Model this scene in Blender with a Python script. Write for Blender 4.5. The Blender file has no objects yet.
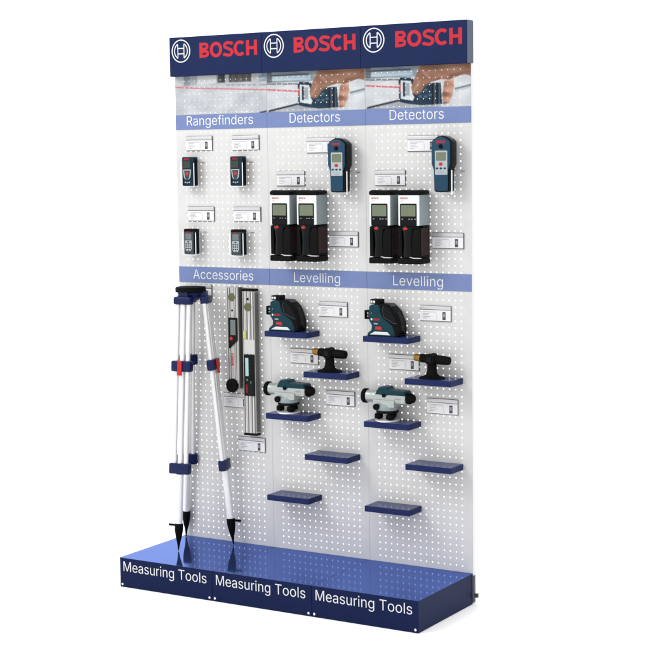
import bpy, bmesh, math, random
from mathutils import Vector, Matrix, noise as mnoise
random.seed(7)
S = bpy.context.scene
COL = S.collection
PI = math.pi
PW = 0.5            # width of one bay
Z1T, Z1B = 2.0865, 2.0201
Z2T, Z2B = 1.3954, 1.3237
ZHT, ZHB = 2.4347, 2.2603
HB, DB = 0.1318, 0.490
GAIN = 0.60

# ------------------------------------------------------------------ materials
def lin(c):
    c = c / 255.0
    return c / 12.92 if c <= 0.04045 else ((c + 0.055) / 1.055) ** 2.4
def rgb(r, g, b, k=GAIN):
    return (lin(r) * k, lin(g) * k, lin(b) * k, 1.0)
def mat(name, col, rough=0.5, metal=0.0, spec=0.3, var=0.06, scale=40.0, bump=0.0, coat=0.0, tint=None, stretch=None, rvar=0.0):
    m = bpy.data.materials.new(name); m.use_nodes = True
    nt = m.node_tree; N = nt.nodes; L = nt.links
    b = N['Principled BSDF']
    b.inputs['Roughness'].default_value = rough
    b.inputs['Metallic'].default_value = metal
    b.inputs['Specular IOR Level'].default_value = spec
    b.inputs['Coat Weight'].default_value = coat
    if tint: b.inputs['Specular Tint'].default_value = tint
    tc = N.new('ShaderNodeTexCoord'); mp = N.new('ShaderNodeMapping')
    L.new(tc.outputs['Object'], mp.inputs['Vector'])
    if stretch: mp.inputs['Scale'].default_value = stretch
    nz = N.new('ShaderNodeTexNoise'); nz.inputs['Scale'].default_value = scale; nz.inputs['Detail'].default_value = 6
    L.new(mp.outputs['Vector'], nz.inputs['Vector'])
    mx = N.new('ShaderNodeMix'); mx.data_type = 'RGBA'
    mx.inputs['A'].default_value = (col[0] * (1 - var), col[1] * (1 - var), col[2] * (1 - var), 1)
    mx.inputs['B'].default_value = (min(1, col[0] * (1 + var)), min(1, col[1] * (1 + var)), min(1, col[2] * (1 + var)), 1)
    L.new(nz.outputs['Fac'], mx.inputs['Factor']); L.new(mx.outputs['Result'], b.inputs['Base Color'])
    if bump:
        bp = N.new('ShaderNodeBump'); bp.inputs['Strength'].default_value = bump; bp.inputs['Distance'].default_value = 0.001
        n2 = N.new('ShaderNodeTexNoise'); n2.inputs['Scale'].default_value = scale * 6
        L.new(mp.outputs['Vector'], n2.inputs['Vector'])
        L.new(n2.outputs['Fac'], bp.inputs['Height']); L.new(bp.outputs['Normal'], b.inputs['Normal'])
    if rvar:
        mr = N.new('ShaderNodeMapRange'); mr.inputs['To Min'].default_value = rough - rvar; mr.inputs['To Max'].default_value = rough + rvar
        L.new(nz.outputs['Fac'], mr.inputs['Value']); L.new(mr.outputs['Result'], b.inputs['Roughness'])
    return m
M = {}
M['board'] = mat('light grey powder coat', (0.452, 0.450, 0.447, 1), 0.45, 0, 0.25, 0.08, 18, 0.15)
M['flange'] = mat('pale grey steel edge', (0.60, 0.60, 0.61, 1), 0.4, 0, 0.3)
M['navy'] = mat('navy header paint', rgb(31, 45, 86), 0.5, 0, 0.05, 0.14, 12)
M['cap'] = mat('slate end cap', rgb(100, 108, 130), 0.55, 0, 0.15)
M['blue'] = mat('navy base paint', rgb(22, 35, 76), 0.42, 0, 0.06, 0.12, 10)
M['bluetop'] = mat('glossy blue sheet', (0.092, 0.152, 0.46, 1), 0.06, 0.84, 0.5, 0.06, 6, 0, 0, (0.54, 0.64, 0.92, 1), None, 0.015)
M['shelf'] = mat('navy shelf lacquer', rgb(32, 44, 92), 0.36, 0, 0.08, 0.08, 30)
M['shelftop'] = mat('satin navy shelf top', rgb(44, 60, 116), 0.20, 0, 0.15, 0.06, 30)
M['strip'] = mat('lilac blue strip print', rgb(125, 142, 190, 0.60), 0.5, 0, 0.08, 0.05, 30)
M['white'] = mat('white print', (0.54, 0.54, 0.555, 1), 0.5, 0, 0.1, 0.02)
M['red'] = mat('red lettering', rgb(206, 52, 66), 0.5, 0, 0.06, 0.06)
M['redplastic'] = mat('red plastic', rgb(205, 42, 36), 0.35, 0, 0.2)
M['silver'] = mat('brushed aluminium', (0.40, 0.39, 0.375, 1), 0.34, 0.7, 0.5, 0.12, 60, 0, 0, None, (6, 6, 0.25), 0.06)
M['casting'] = mat('grey silver casting', (0.30, 0.325, 0.315, 1), 0.30, 0.45, 0.5, 0.10, 40, 0.15)
M['redsoft'] = mat('muted red button', rgb(176, 62, 62), 0.4, 0, 0.2, 0.1, 200)
M['darksteel'] = mat('dark grey steel', (0.07, 0.07, 0.072, 1), 0.5, 0.2, 0.2, 0.1, 60)
M['silverdark'] = mat('dark aluminium and groove shade', (0.13, 0.125, 0.12, 1), 0.42, 0.5, 0.3, 0.12, 60, 0, 0, None, (6, 6, 0.25))
M['tube'] = mat('pale anodised tube', (0.62, 0.62, 0.63, 1), 0.30, 0.35, 0.5, 0.03, 40)
M['black'] = mat('black plastic', (0.003, 0.003, 0.0034, 1), 0.45, 0, 0.05, 0.2, 120, 0.2)
M['glossblack'] = mat('glossy black plastic', (0.0030, 0.0036, 0.0042, 1), 0.2, 0, 0.10, 0.2, 60)
M['rubber'] = mat('black rubber', (0.0030, 0.0030, 0.0030, 1), 0.6, 0, 0.04, 0.2, 150, 0.3)
M['brown'] = mat('dark brown shell', rgb(46, 28, 26), 0.35, 0, 0.12, 0.15, 30)
M['teal'] = mat('teal plastic', rgb(8, 58, 70), 0.38, 0, 0.12, 0.14, 60, 0.15)
M['tealdark'] = mat('dark teal plastic', rgb(8, 42, 60), 0.36, 0, 0.12, 0.14, 60)
M['denim'] = mat('steel blue plastic', rgb(30, 70, 96), 0.38, 0, 0.14, 0.14, 50, 0.15)
M['slate'] = mat('dark slate plastic', rgb(58, 68, 76), 0.42, 0, 0.2, 0.10, 60, 0.15)
M['tripodblue'] = mat('royal blue casting', rgb(20, 33, 82), 0.32, 0, 0.16, 0.10, 40, 0.1)
M['lcd'] = mat('green grey lcd', rgb(120, 130, 108), 0.18, 0, 0.15, 0.08, 30)
M['lcddark'] = mat('dark lcd', rgb(46, 56, 44), 0.15, 0, 0.35, 0.1, 30)
M['lcdgrey'] = mat('grey lcd', rgb(112, 124, 124), 0.15, 0, 0.3, 0.06, 30)
M['lcdcyan'] = mat('pale cyan lcd', rgb(176, 214, 216), 0.15, 0, 0.3, 0.05, 30)
M['keypad'] = mat('silver grey keypad', rgb(180, 188, 194), 0.4, 0.1, 0.3, 0.05, 50)
M['greyshell'] = mat('blue grey shell', rgb(156, 170, 174), 0.42, 0, 0.2, 0.06, 40)
M['lightplastic'] = mat('white shell', (0.52, 0.525, 0.53, 1), 0.38, 0, 0.2, 0.04, 40)
M['coverplate'] = mat('satin cover plate', (0.42, 0.42, 0.41, 1), 0.4, 0.3, 0.4, 0.06, 50)
M['vial'] = mat('olive vial', rgb(98, 100, 56), 0.2, 0, 0.3, 0.35, 90)
M['vialyellow'] = mat('yellow vial', rgb(205, 205, 110), 0.2, 0, 0.4, 0.1, 60)
M['gold'] = mat('amber brass tip', rgb(150, 108, 34), 0.36, 0.3, 0.3, 0.16, 80)
M['holder'] = mat('clear white holder', (0.66, 0.67, 0.68, 1), 0.22, 0, 0.4, 0.03)
M['rail'] = mat('satin steel rail', (0.42, 0.42, 0.43, 1), 0.35, 0.3, 0.5, 0.06, 60)
M['railedge'] = mat('dark steel and shadow outline', (0.075, 0.075, 0.08, 1), 0.45, 0.2, 0.3, 0.1)
M['card'] = mat('label paper', (0.535, 0.535, 0.545, 1), 0.4, 0, 0.25, 0.03, 80)
M['ink'] = mat('grey printing ink', (0.22, 0.22, 0.235, 1), 0.6, 0, 0.1, 0.2, 300)
M['inkdark'] = mat('dark printing ink', (0.05, 0.05, 0.055, 1), 0.6, 0, 0.1, 0.2, 300)
M['screw'] = mat('zinc screw', (0.72, 0.72, 0.72, 1), 0.3, 0.7, 0.5)
M['steel'] = mat('galvanised upright', (0.34, 0.35, 0.37, 1), 0.42, 0.5, 0.4, 0.1, 60)
M['ground'] = mat('white studio floor', (0.95, 0.95, 0.95, 1), 0.7, 0, 0.1, 0.01, 3)
def printed():
    m = bpy.data.materials.new('printed photograph'); m.use_nodes = True
    nt = m.node_tree; b = nt.nodes['Principled BSDF']
    a = nt.nodes.new('ShaderNodeAttribute'); a.attribute_name = 'print'
    nt.links.new(a.outputs['Color'], b.inputs['Base Color'])
    b.inputs['Roughness'].default_value = 0.5; b.inputs['Specular IOR Level'].default_value = 0.1
    return m
M['print'] = printed()

# ------------------------------------------------------------------ mesh builder
class MB:
    def __init__(self): self.bm = bmesh.new()
    def _merge(self, b2, mi=0):
        for f in b2.faces: f.material_index = mi
        me = bpy.data.meshes.new('tmp'); b2.to_mesh(me); b2.free()
        self.bm.from_mesh(me); bpy.data.meshes.remove(me)
        return self
    def box(self, x0, x1, y0, y1, z0, z1, bev=0.0, seg=2, mi=0, rot=None):
        b = bmesh.new()
        bmesh.ops.create_cube(b, size=1)
        for v in b.verts:
            v.co = Vector(((x0 + x1) / 2 + v.co.x * (x1 - x0), (y0 + y1) / 2 + v.co.y * (y1 - y0), (z0 + z1) / 2 + v.co.z * (z1 - z0)))
        if bev: bmesh.ops.bevel(b, geom=b.edges[:], offset=bev, segments=seg, affect='EDGES', profile=0.6)
        if rot: bmesh.ops.transform(b, matrix=rot, verts=b.verts)
        return self._merge(b, mi)
    def prism(self, pts, y0, y1, bev=0.0, seg=2, mi=0, frontonly=False):
        """outline in x,z extruded from y0 (front) to y1 (back)"""
        b = bmesh.new()
        area = sum(pts[i][0] * pts[(i + 1) % len(pts)][1] - pts[(i + 1) % len(pts)][0] * pts[i][1] for i in range(len(pts)))
        if area < 0: pts = pts[::-1]
        fr = [b.verts.new((x, y0, z)) for x, z in pts]; bk = [b.verts.new((x, y1, z)) for x, z in pts]
        n = len(pts)
        ff = b.faces.new(fr); b.faces.new(bk[::-1])
        for i in range(n): b.faces.new((fr[i], bk[i], bk[(i + 1) % n], fr[(i + 1) % n]))
        bmesh.ops.recalc_face_normals(b, faces=b.faces)
        if bev:
            es = list(ff.edges) if frontonly else [e for e in b.edges]
            bmesh.ops.bevel(b, geom=es, offset=bev, segments=seg, affect='EDGES', profile=0.6, clamp_overlap=True)
        return self._merge(b, mi)
    def lathe(self, o, axis, prof, n=28, mi=0):
        """profile of (distance along axis, radius) from point o"""
        o = Vector(o); a = Vector(axis).normalized()
        u = a.orthogonal().normalized(); w = a.cross(u)
        b = bmesh.new(); rings = []
        for t, r in prof:
            if r < 1e-6: rings.append([b.verts.new(o + a * t)])
            else: rings.append([b.verts.new(o + a * t + (u * math.cos(2 * PI * k / n) + w * math.sin(2 * PI * k / n)) * r) for k in range(n)])
        for A, B in zip(rings, rings[1:]):
            if len(A) == 1 and len(B) == 1: continue
            if len(A) == 1:
                for k in range(n): b.faces.new((A[0], B[k], B[(k + 1) % n]))
            elif len(B) == 1:
                for k in range(n): b.faces.new((A[k], B[0], A[(k + 1) % n]))
            else:
                for k in range(n): b.faces.new((A[k], B[k], B[(k + 1) % n], A[(k + 1) % n]))
        for R in (rings[0], rings[-1]):
            if len(R) > 1: b.faces.new(R)
        bmesh.ops.recalc_face_normals(b, faces=b.faces)
        return self._merge(b, mi)
    def cyl(self, p0, p1, r0, r1=None, n=20, mi=0, ch=0.0):
        p0 = Vector(p0); p1 = Vector(p1); d = (p1 - p0).length; r1 = r0 if r1 is None else r1
        if ch: prof = [(0, r0 - ch), (ch, r0), (d - ch, r1), (d, r1 - ch)]
        else: prof = [(0, r0), (d, r1)]
        return self.lathe(p0, p1 - p0, prof, n, mi)
    def tube(self, path, r, n=8, mi=0):
        for a, b in zip(path, path[1:]):
            self.cyl(a, b, r, r, n, mi)
        return self
    def obox(self, c, ax, ay, az, sx, sy, sz, bev=0.0, mi=0):
        """box with its own axes, centred on c"""
        R = Matrix((Vector(ax).normalized(), Vector(ay).normalized(), Vector(az).normalized())).transposed().to_4x4()
        R.translation = Vector(c)
        return self.box(-sx / 2, sx / 2, -sy / 2, sy / 2, -sz / 2, sz / 2, bev, 2, mi, R)
    def build(self, name, m, parent=None, off=(0, 0, 0)):
        me = bpy.data.meshes.new(name)
        self.bm.to_mesh(me); self.bm.free()
        for k in (m if isinstance(m, (list, tuple)) else [m]): me.materials.append(M[k])
        me.shade_smooth(); me.set_sharp_from_angle(angle=math.radians(35))
        o = bpy.data.objects.new(name, me); COL.objects.link(o)
        o.parent = parent; o.location = off
        return o
def thing(name, label, cat, loc=(0, 0, 0), group=None):
    o = bpy.data.objects.new(name, None); o.empty_display_size = 0.03; COL.objects.link(o)
    o.location = loc; o['label'] = label; o['category'] = cat
    if group: o['group'] = group
    return o
def dup(o, loc=None, label=None, parent=None):
    c = o.copy(); COL.objects.link(c)
    if parent: c.parent = parent
    if loc is not None: c.location = loc
    if label: c['label'] = label
    for ch in list(o.children): dup(ch, None, None, c)
    return c
# letter outlines (advance, closed polylines) in thousandths of an em
GLYPH = {'A': (480, [[[16,0],[201,509],[276,509],[463,0],[395,0],[344,142],[135,142],[85,0]],[[324,199],[287,302],[283,314],[279,327],[274,341],[269,356],[264,372],[259,390],[253,409],[246,430],[239,456],[231,430],[225,408],[218,389],[213,371],[208,355],[203,340],[198,326],[194,314],[191,302],[155,199]]]),
'D': (502, [[[60,0],[60,509],[225,509],[254,507],[281,504],[307,498],[331,489],[353,478],[373,465],[391,450],[407,432],[421,413],[433,391],[444,367],[451,342],[457,315],[460,286],[462,255],[460,224],[457,195],[451,168],[443,142],[433,119],[421,97],[406,77],[390,60],[371,44],[351,31],[328,20],[303,11],[277,5],[249,1],[219,0]],[[125,57],[215,57],[239,58],[261,61],[282,66],[301,72],[318,81],[333,91],[347,103],[360,117],[370,132],[379,149],[386,168],[392,187],[396,209],[398,231],[399,255],[398,279],[396,302],[392,323],[386,342],[379,361],[370,377],[360,392],[348,406],[335,418],[320,428],[303,437],[285,443],[265,448],[244,451],[221,452],[125,452]]]),
'H': (517, [[[60,0],[60,509],[125,509],[125,289],[392,289],[392,509],[457,509],[457,0],[392,0],[392,232],[125,232],[125,0]]]),
'L': (393, [[[60,0],[60,509],[125,509],[125,57],[361,57],[361,0]]]),
'M': (628, [[[60,0],[60,509],[152,509],[277,187],[279,182],[281,177],[283,172],[285,165],[287,159],[299,123],[302,115],[304,107],[307,99],[309,92],[311,84],[322,49],[307,49],[318,83],[330,121],[342,158],[344,165],[347,171],[349,177],[351,182],[352,187],[476,509],[568,509],[568,0],[504,0],[504,291],[504,327],[505,369],[506,413],[507,457],[513,457],[510,448],[507,438],[504,429],[501,419],[498,409],[482,363],[479,354],[476,345],[473,337],[470,329],[467,322],[456,291],[342,0],[286,0],[170,291],[168,296],[166,301],[164,307],[162,314],[159,321],[145,361],[142,370],[139,379],[136,388],[132,398],[129,408],[126,417],[122,427],[119,437],[116,447],[112,457],[119,457],[120,416],[121,372],[122,328],[122,291],[122,0]]]),
'R': (449, [[[60,0],[60,509],[236,509],[259,508],[280,505],[299,501],[317,496],[333,489],[348,480],[361,470],[372,459],[382,447],[390,433],[397,419],[403,403],[406,387],[409,370],[409,352],[409,334],[406,317],[403,301],[397,286],[390,271],[382,258],[372,246],[361,235],[348,226],[333,217],[317,210],[311,208],[428,0],[353,0],[248,198],[125,198],[125,0]],[[125,255],[234,255],[249,256],[263,257],[276,259],[287,263],[298,267],[307,272],[315,278],[322,285],[329,292],[334,300],[338,309],[341,319],[343,329],[345,340],[345,352],[345,364],[343,375],[341,386],[338,395],[334,405],[329,413],[322,421],[315,428],[307,434],[298,440],[287,444],[275,448],[262,450],[248,452],[233,452],[125,452]]]),
'T': (449, [[[32,452],[32,509],[417,509],[417,452],[257,452],[257,0],[193,0],[193,452]]]),
'a': (389, [[[160,-9],[146,-8],[132,-6],[119,-4],[106,0],[94,5],[83,11],[73,18],[63,26],[55,35],[48,45],[41,55],[37,67],[33,80],[31,93],[30,108],[31,120],[32,132],[35,143],[39,152],[43,161],[49,169],[55,176],[62,182],[69,188],[78,193],[86,198],[95,202],[105,205],[115,208],[125,211],[136,213],[146,215],[157,217],[168,218],[178,220],[191,222],[203,223],[215,224],[225,226],[234,227],[242,228],[249,229],[255,231],[261,233],[265,235],[269,238],[272,241],[274,245],[275,249],[276,255],[276,257],[275,266],[274,274],[272,282],[270,290],[267,297],[263,303],[258,309],[253,314],[247,318],[240,322],[232,325],[224,328],[215,329],[206,330],[196,331],[185,330],[175,329],[166,328],[157,325],[149,322],[142,319],[135,315],[128,310],[123,306],[118,301],[113,296],[109,290],[105,285],[102,279],[100,274],[41,291],[47,304],[53,317],[61,328],[69,337],[79,346],[88,354],[99,360],[110,366],[121,371],[133,375],[145,379],[157,381],[169,383],[182,384],[194,384],[202,384],[211,384],[220,383],[229,381],[239,379],[249,377],[258,374],[268,370],[277,366],[286,360],[294,354],[302,347],[310,339],[316,330],[322,320],[327,309],[331,297],[334,283],[336,268],[337,251],[337,0],[277,0],[277,52],[272,52],[270,47],[266,41],[262,36],[257,30],[252,25],[246,19],[239,14],[232,9],[224,5],[215,1],[206,-2],[195,-5],[184,-7],[172,-8]],[[170,45],[184,46],[196,48],[207,50],[218,54],[228,59],[237,64],[245,71],[252,78],[258,85],[263,93],[268,102],[271,111],[274,119],[275,129],[276,138],[276,190],[274,188],[271,186],[268,185],[264,183],[259,182],[254,181],[249,179],[243,178],[238,177],[231,176],[225,175],[219,174],[213,173],[206,172],[200,171],[175,168],[167,167],[158,165],[150,163],[142,161],[134,159],[127,156],[120,152],[114,148],[108,144],[103,139],[99,134],[96,128],[94,121],[92,113],[92,105],[92,97],[93,90],[95,84],[98,78],[102,72],[106,67],[111,63],[117,59],[123,55],[130,52],[137,50],[145,48],[153,47],[161,46]]]),
'c': (396, [[[207,-8],[187,-7],[168,-4],[150,1],[133,8],[117,16],[102,27],[88,39],[76,53],[65,68],[56,85],[48,103],[42,123],[38,143],[35,165],[34,187],[35,211],[38,233],[42,253],[48,273],[56,291],[65,308],[76,323],[88,337],[102,349],[117,360],[133,369],[150,376],[168,380],[187,383],[207,384],[218,384],[229,383],[240,382],[250,380],[260,377],[270,374],[279,370],[288,366],[297,361],[305,356],[313,350],[320,344],[327,337],[334,330],[340,322],[345,314],[350,305],[355,296],[358,287],[362,277],[303,262],[301,268],[299,273],[296,279],[294,284],[290,289],[287,294],[283,299],[279,303],[275,307],[270,311],[265,314],[260,317],[254,320],[248,323],[242,325],[236,327],[229,328],[222,329],[215,330],[207,330],[193,329],[179,327],[167,323],[155,317],[145,310],[136,302],[127,292],[120,282],[114,271],[108,258],[104,245],[101,231],[98,217],[97,203],[96,187],[97,173],[98,158],[101,144],[104,131],[108,117],[114,105],[120,94],[127,83],[136,74],[145,66],[155,59],[167,53],[179,50],[193,47],[207,46],[215,47],[222,47],[229,48],[236,50],[243,52],[249,54],[255,56],[260,59],[266,62],[271,66],[276,70],[280,74],[284,79],[288,83],[292,89],[295,94],[298,99],[300,105],[302,111],[304,117],[363,102],[360,92],[356,83],[352,73],[347,65],[341,56],[335,48],[329,41],[322,34],[314,27],[306,21],[298,16],[289,11],[280,6],[271,3],[261,-1],[251,-3],[240,-5],[229,-7],[218,-8]]]),
'd': (424, [[[195,-8],[177,-7],[159,-4],[142,1],[126,7],[111,16],[98,27],[85,39],[74,52],[63,68],[55,84],[47,103],[42,122],[37,143],[35,165],[34,189],[35,212],[37,234],[42,255],[47,274],[55,293],[64,309],[74,325],[85,338],[98,350],[112,361],[127,369],[143,376],[159,381],[177,383],[196,384],[209,384],[222,383],[233,380],[244,377],[253,373],[261,368],[269,363],[276,357],[282,352],[287,346],[292,340],[296,334],[300,329],[303,324],[306,319],[311,319],[311,509],[372,509],[372,0],[313,0],[313,59],[307,59],[304,54],[300,49],[296,43],[292,37],[287,31],[281,25],[275,19],[268,14],[261,9],[252,4],[243,-1],[233,-4],[221,-6],[209,-8]],[[205,47],[218,47],[230,50],[242,53],[253,58],[263,65],[272,73],[280,82],[288,92],[294,103],[299,115],[304,128],[307,142],[310,157],[311,173],[312,189],[311,206],[310,221],[307,236],[304,250],[300,263],[294,275],[288,286],[281,296],[273,304],[263,312],[253,318],[242,323],[231,327],[218,329],[205,330],[191,329],[178,327],[166,323],[155,318],[145,311],[135,303],[127,294],[120,284],[114,273],[108,261],[104,248],[101,234],[98,220],[97,205],[96,189],[97,174],[98,158],[101,144],[104,130],[109,117],[114,104],[120,93],[128,83],[136,74],[145,66],[155,59],[166,54],[178,50],[191,48]]]),
'e': (404, [[[212,-8],[191,-7],[170,-4],[151,1],[133,8],[117,16],[102,27],[88,39],[76,53],[65,68],[56,85],[48,103],[42,122],[38,143],[35,164],[34,187],[35,210],[38,231],[42,252],[48,271],[55,290],[64,307],[75,322],[87,336],[100,349],[115,359],[131,368],[148,375],[166,380],[185,383],[205,384],[218,384],[230,383],[242,381],[254,378],[266,374],[277,369],[289,364],[299,357],[309,349],[319,341],[328,331],[337,321],[344,309],[351,296],[357,282],[362,267],[366,250],[369,233],[371,214],[371,194],[371,169],[97,169],[97,161],[98,146],[101,132],[105,118],[110,106],[117,95],[124,85],[132,76],[141,68],[151,61],[162,56],[173,52],[186,49],[199,47],[212,46],[221,46],[230,47],[238,48],[246,50],[254,53],[261,56],[268,59],[274,63],[280,68],[285,73],[290,78],[295,84],[299,91],[303,98],[306,105],[365,91],[361,79],[356,68],[350,58],[343,48],[335,39],[326,31],[316,23],[306,16],[295,10],[283,4],[270,0],[256,-4],[242,-6],[227,-8]],[[309,221],[308,231],[305,244],[302,257],[298,269],[292,280],[286,290],[279,299],[271,307],[263,314],[253,320],[242,324],[231,328],[218,329],[205,330],[192,329],[179,327],[167,324],[156,319],[146,313],[137,306],[129,298],[121,290],[115,280],[109,270],[104,259],[101,247],[98,235],[97,221]]]),
'f': (254, [[[81,0],[81,327],[6,327],[6,379],[81,379],[81,432],[81,444],[83,456],[86,467],[90,477],[96,486],[102,494],[109,502],[117,508],[126,514],[135,519],[145,523],[155,526],[166,528],[176,529],[187,530],[195,530],[203,529],[210,529],[216,528],[222,527],[228,526],[232,524],[236,523],[240,522],[243,521],[227,468],[215,472],[212,473],[208,473],[204,474],[199,474],[195,474],[184,473],[175,472],[167,469],[160,465],[154,460],[150,454],[146,447],[144,438],[142,429],[142,419],[142,379],[228,379],[228,327],[142,327],[142,0]]]),
'g': (425, [[[207,-151],[191,-150],[175,-149],[160,-147],[147,-144],[134,-140],[122,-135],[111,-130],[100,-124],[91,-117],[82,-110],[74,-103],[67,-95],[61,-86],[55,-78],[51,-69],[101,-41],[105,-45],[108,-50],[112,-55],[117,-61],[122,-66],[127,-71],[133,-76],[139,-80],[146,-84],[154,-88],[163,-92],[173,-94],[183,-96],[195,-97],[207,-97],[225,-96],[241,-94],[256,-89],[270,-83],[282,-75],[293,-65],[301,-53],[307,-40],[310,-24],[311,-6],[311,68],[306,68],[303,63],[300,58],[296,53],[291,47],[287,41],[281,36],[275,30],[268,25],[261,20],[252,16],[243,12],[233,9],[221,7],[209,5],[195,5],[177,6],[160,8],[143,13],[128,19],[113,27],[99,36],[86,47],[74,60],[64,74],[55,90],[48,108],[42,126],[38,147],[35,168],[34,191],[35,214],[37,236],[42,256],[47,275],[55,293],[64,310],[74,325],[86,338],[98,350],[112,361],[127,369],[143,376],[160,381],[178,383],[196,384],[210,384],[222,383],[234,380],[244,377],[253,373],[262,368],[270,363],[277,358],[283,352],[288,346],[293,340],[297,334],[301,329],[305,324],[308,319],[313,319],[313,379],[372,379],[372,-9],[372,-28],[369,-46],[364,-62],[358,-77],[350,-90],[341,-102],[330,-112],[318,-121],[305,-129],[291,-136],[275,-141],[259,-145],[242,-148],[225,-150]],[[205,59],[218,60],[231,62],[243,65],[254,69],[264,75],[273,82],[281,90],[288,99],[294,110],[300,121],[304,133],[308,147],[310,161],[312,176],[312,193],[312,208],[310,223],[308,238],[305,251],[300,264],[295,276],[288,286],[281,296],[273,305],[264,312],[254,319],[243,323],[231,327],[218,329],[205,330],[191,329],[178,327],[166,323],[155,318],[145,312],[136,304],[128,295],[120,285],[114,274],[109,262],[104,250],[101,236],[98,222],[97,208],[96,193],[97,177],[98,162],[101,148],[104,135],[109,123],[114,111],[121,101],[128,91],[136,83],[145,76],[156,70],[167,65],[178,62],[191,60]]]),
'i': (167, [[[53,0],[53,379],[114,379],[114,0]],[[84,443],[77,443],[71,445],[65,447],[59,450],[54,455],[49,460],[46,465],[43,471],[42,477],[41,483],[42,490],[43,496],[46,502],[49,507],[54,512],[59,516],[65,519],[71,522],[77,523],[84,524],[91,523],[97,522],[103,519],[109,516],[114,512],[118,507],[122,502],[124,496],[126,490],[126,483],[126,477],[124,471],[122,465],[118,460],[114,455],[109,450],[103,447],[97,445],[91,443]]]),
'l': (167, [[[53,0],[53,509],[114,509],[114,0]]]),
'n': (410, [[[114,227],[114,0],[53,0],[53,379],[112,379],[112,287],[102,287],[110,307],[119,324],[129,339],[140,352],[152,362],[165,370],[180,376],[195,381],[211,384],[227,384],[242,384],[257,382],[270,379],[283,374],[295,369],[306,362],[316,353],[325,344],[333,333],[341,321],[347,307],[351,293],[354,276],[356,259],[357,240],[357,0],[296,0],[296,235],[295,252],[292,268],[288,281],[281,294],[273,304],[263,313],[252,320],[239,325],[225,328],[210,329],[199,329],[189,327],[179,325],[170,322],[161,317],[152,312],[145,306],[138,299],[132,291],[126,283],[122,273],[118,263],[116,252],[114,240]]]),
'o': (415, [[[207,-8],[187,-7],[168,-4],[150,1],[133,8],[117,16],[102,27],[88,39],[76,53],[65,68],[56,85],[48,103],[42,123],[38,143],[35,165],[34,187],[35,211],[38,233],[42,253],[48,273],[56,291],[65,308],[76,323],[88,337],[102,349],[117,360],[133,369],[150,376],[168,380],[187,383],[207,384],[228,383],[247,380],[265,376],[282,369],[299,360],[314,349],[327,337],[339,323],[350,308],[359,291],[367,273],[373,253],[378,233],[380,211],[381,187],[380,165],[378,143],[373,123],[367,103],[359,85],[350,68],[339,53],[327,39],[314,27],[299,16],[282,8],[265,1],[247,-4],[228,-7]],[[207,46],[222,47],[236,50],[248,53],[260,59],[270,66],[280,74],[288,83],[295,94],[302,105],[307,117],[311,131],[315,144],[317,158],[319,173],[319,187],[319,202],[317,217],[315,231],[311,245],[307,258],[302,271],[295,282],[288,292],[280,302],[270,310],[260,317],[248,323],[236,327],[222,329],[207,330],[193,329],[179,327],[167,323],[155,317],[145,310],[136,302],[127,292],[120,282],[114,271],[108,258],[104,245],[101,231],[98,217],[97,203],[96,187],[97,173],[98,158],[101,144],[104,131],[108,117],[114,105],[120,94],[127,83],[136,74],[145,66],[155,59],[167,53],[179,50],[193,47]]]),
'r': (259, [[[53,0],[53,379],[112,379],[112,321],[115,321],[120,332],[126,342],[134,351],[142,360],[152,367],[163,374],[175,378],[187,382],[200,384],[213,385],[229,384],[243,384],[243,322],[230,324],[226,325],[221,325],[216,325],[212,326],[207,326],[196,325],[186,324],[177,322],[168,319],[159,315],[151,310],[144,304],[137,298],[131,291],[126,284],[121,275],[118,267],[116,257],[114,247],[114,237],[114,0]]]),
's': (365, [[[182,-8],[167,-8],[152,-6],[138,-4],[125,-1],[112,3],[100,9],[89,15],[79,21],[70,29],[62,38],[54,47],[48,58],[43,69],[39,81],[36,94],[94,107],[98,95],[102,84],[108,75],[116,67],[124,60],[134,55],[144,51],[156,48],[168,46],[181,45],[196,46],[210,48],[223,51],[234,56],[244,62],[253,69],[260,77],[264,85],[267,94],[268,103],[267,110],[266,118],[263,124],[259,130],[254,136],[248,141],[241,145],[232,149],[223,152],[212,155],[149,170],[130,175],[112,182],[97,190],[83,198],[72,208],[63,219],[56,231],[51,244],[48,258],[47,274],[48,287],[50,299],[53,310],[58,321],[65,332],[73,341],[82,350],[92,357],[103,364],[115,370],[128,375],[142,379],[156,382],[171,384],[187,384],[202,384],[216,383],[230,380],[242,377],[254,372],[265,367],[274,361],[283,355],[292,347],[299,339],[305,330],[311,321],[316,311],[320,301],[324,290],[268,277],[265,286],[261,294],[256,301],[250,309],[243,316],[234,322],[225,326],[214,330],[201,332],[187,333],[174,332],[162,330],[151,327],[140,322],[131,317],[123,310],[117,303],[112,295],[109,286],[109,277],[109,269],[111,262],[114,255],[118,249],[124,243],[131,238],[139,234],[149,230],[159,226],[172,223],[229,209],[249,204],[267,197],[282,190],[295,181],[306,171],[315,161],[322,149],[327,136],[330,122],[331,107],[330,93],[328,81],[324,69],[319,58],[312,47],[304,37],[295,28],[284,20],[273,13],[260,6],[246,1],[231,-3],[216,-6],[199,-8]]]),
't': (227, [[[65,471],[126,471],[126,379],[204,379],[204,327],[126,327],[126,98],[126,88],[128,80],[130,73],[132,66],[136,61],[141,57],[146,54],[153,52],[161,50],[170,50],[185,51],[202,54],[213,2],[209,1],[205,0],[201,-1],[197,-2],[192,-3],[187,-3],[182,-4],[178,-4],[173,-4],[168,-4],[150,-3],[133,0],[117,5],[104,12],[92,21],[82,32],[75,45],[69,59],[66,75],[65,93],[65,327],[6,327],[6,379],[65,379]]]),
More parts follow.
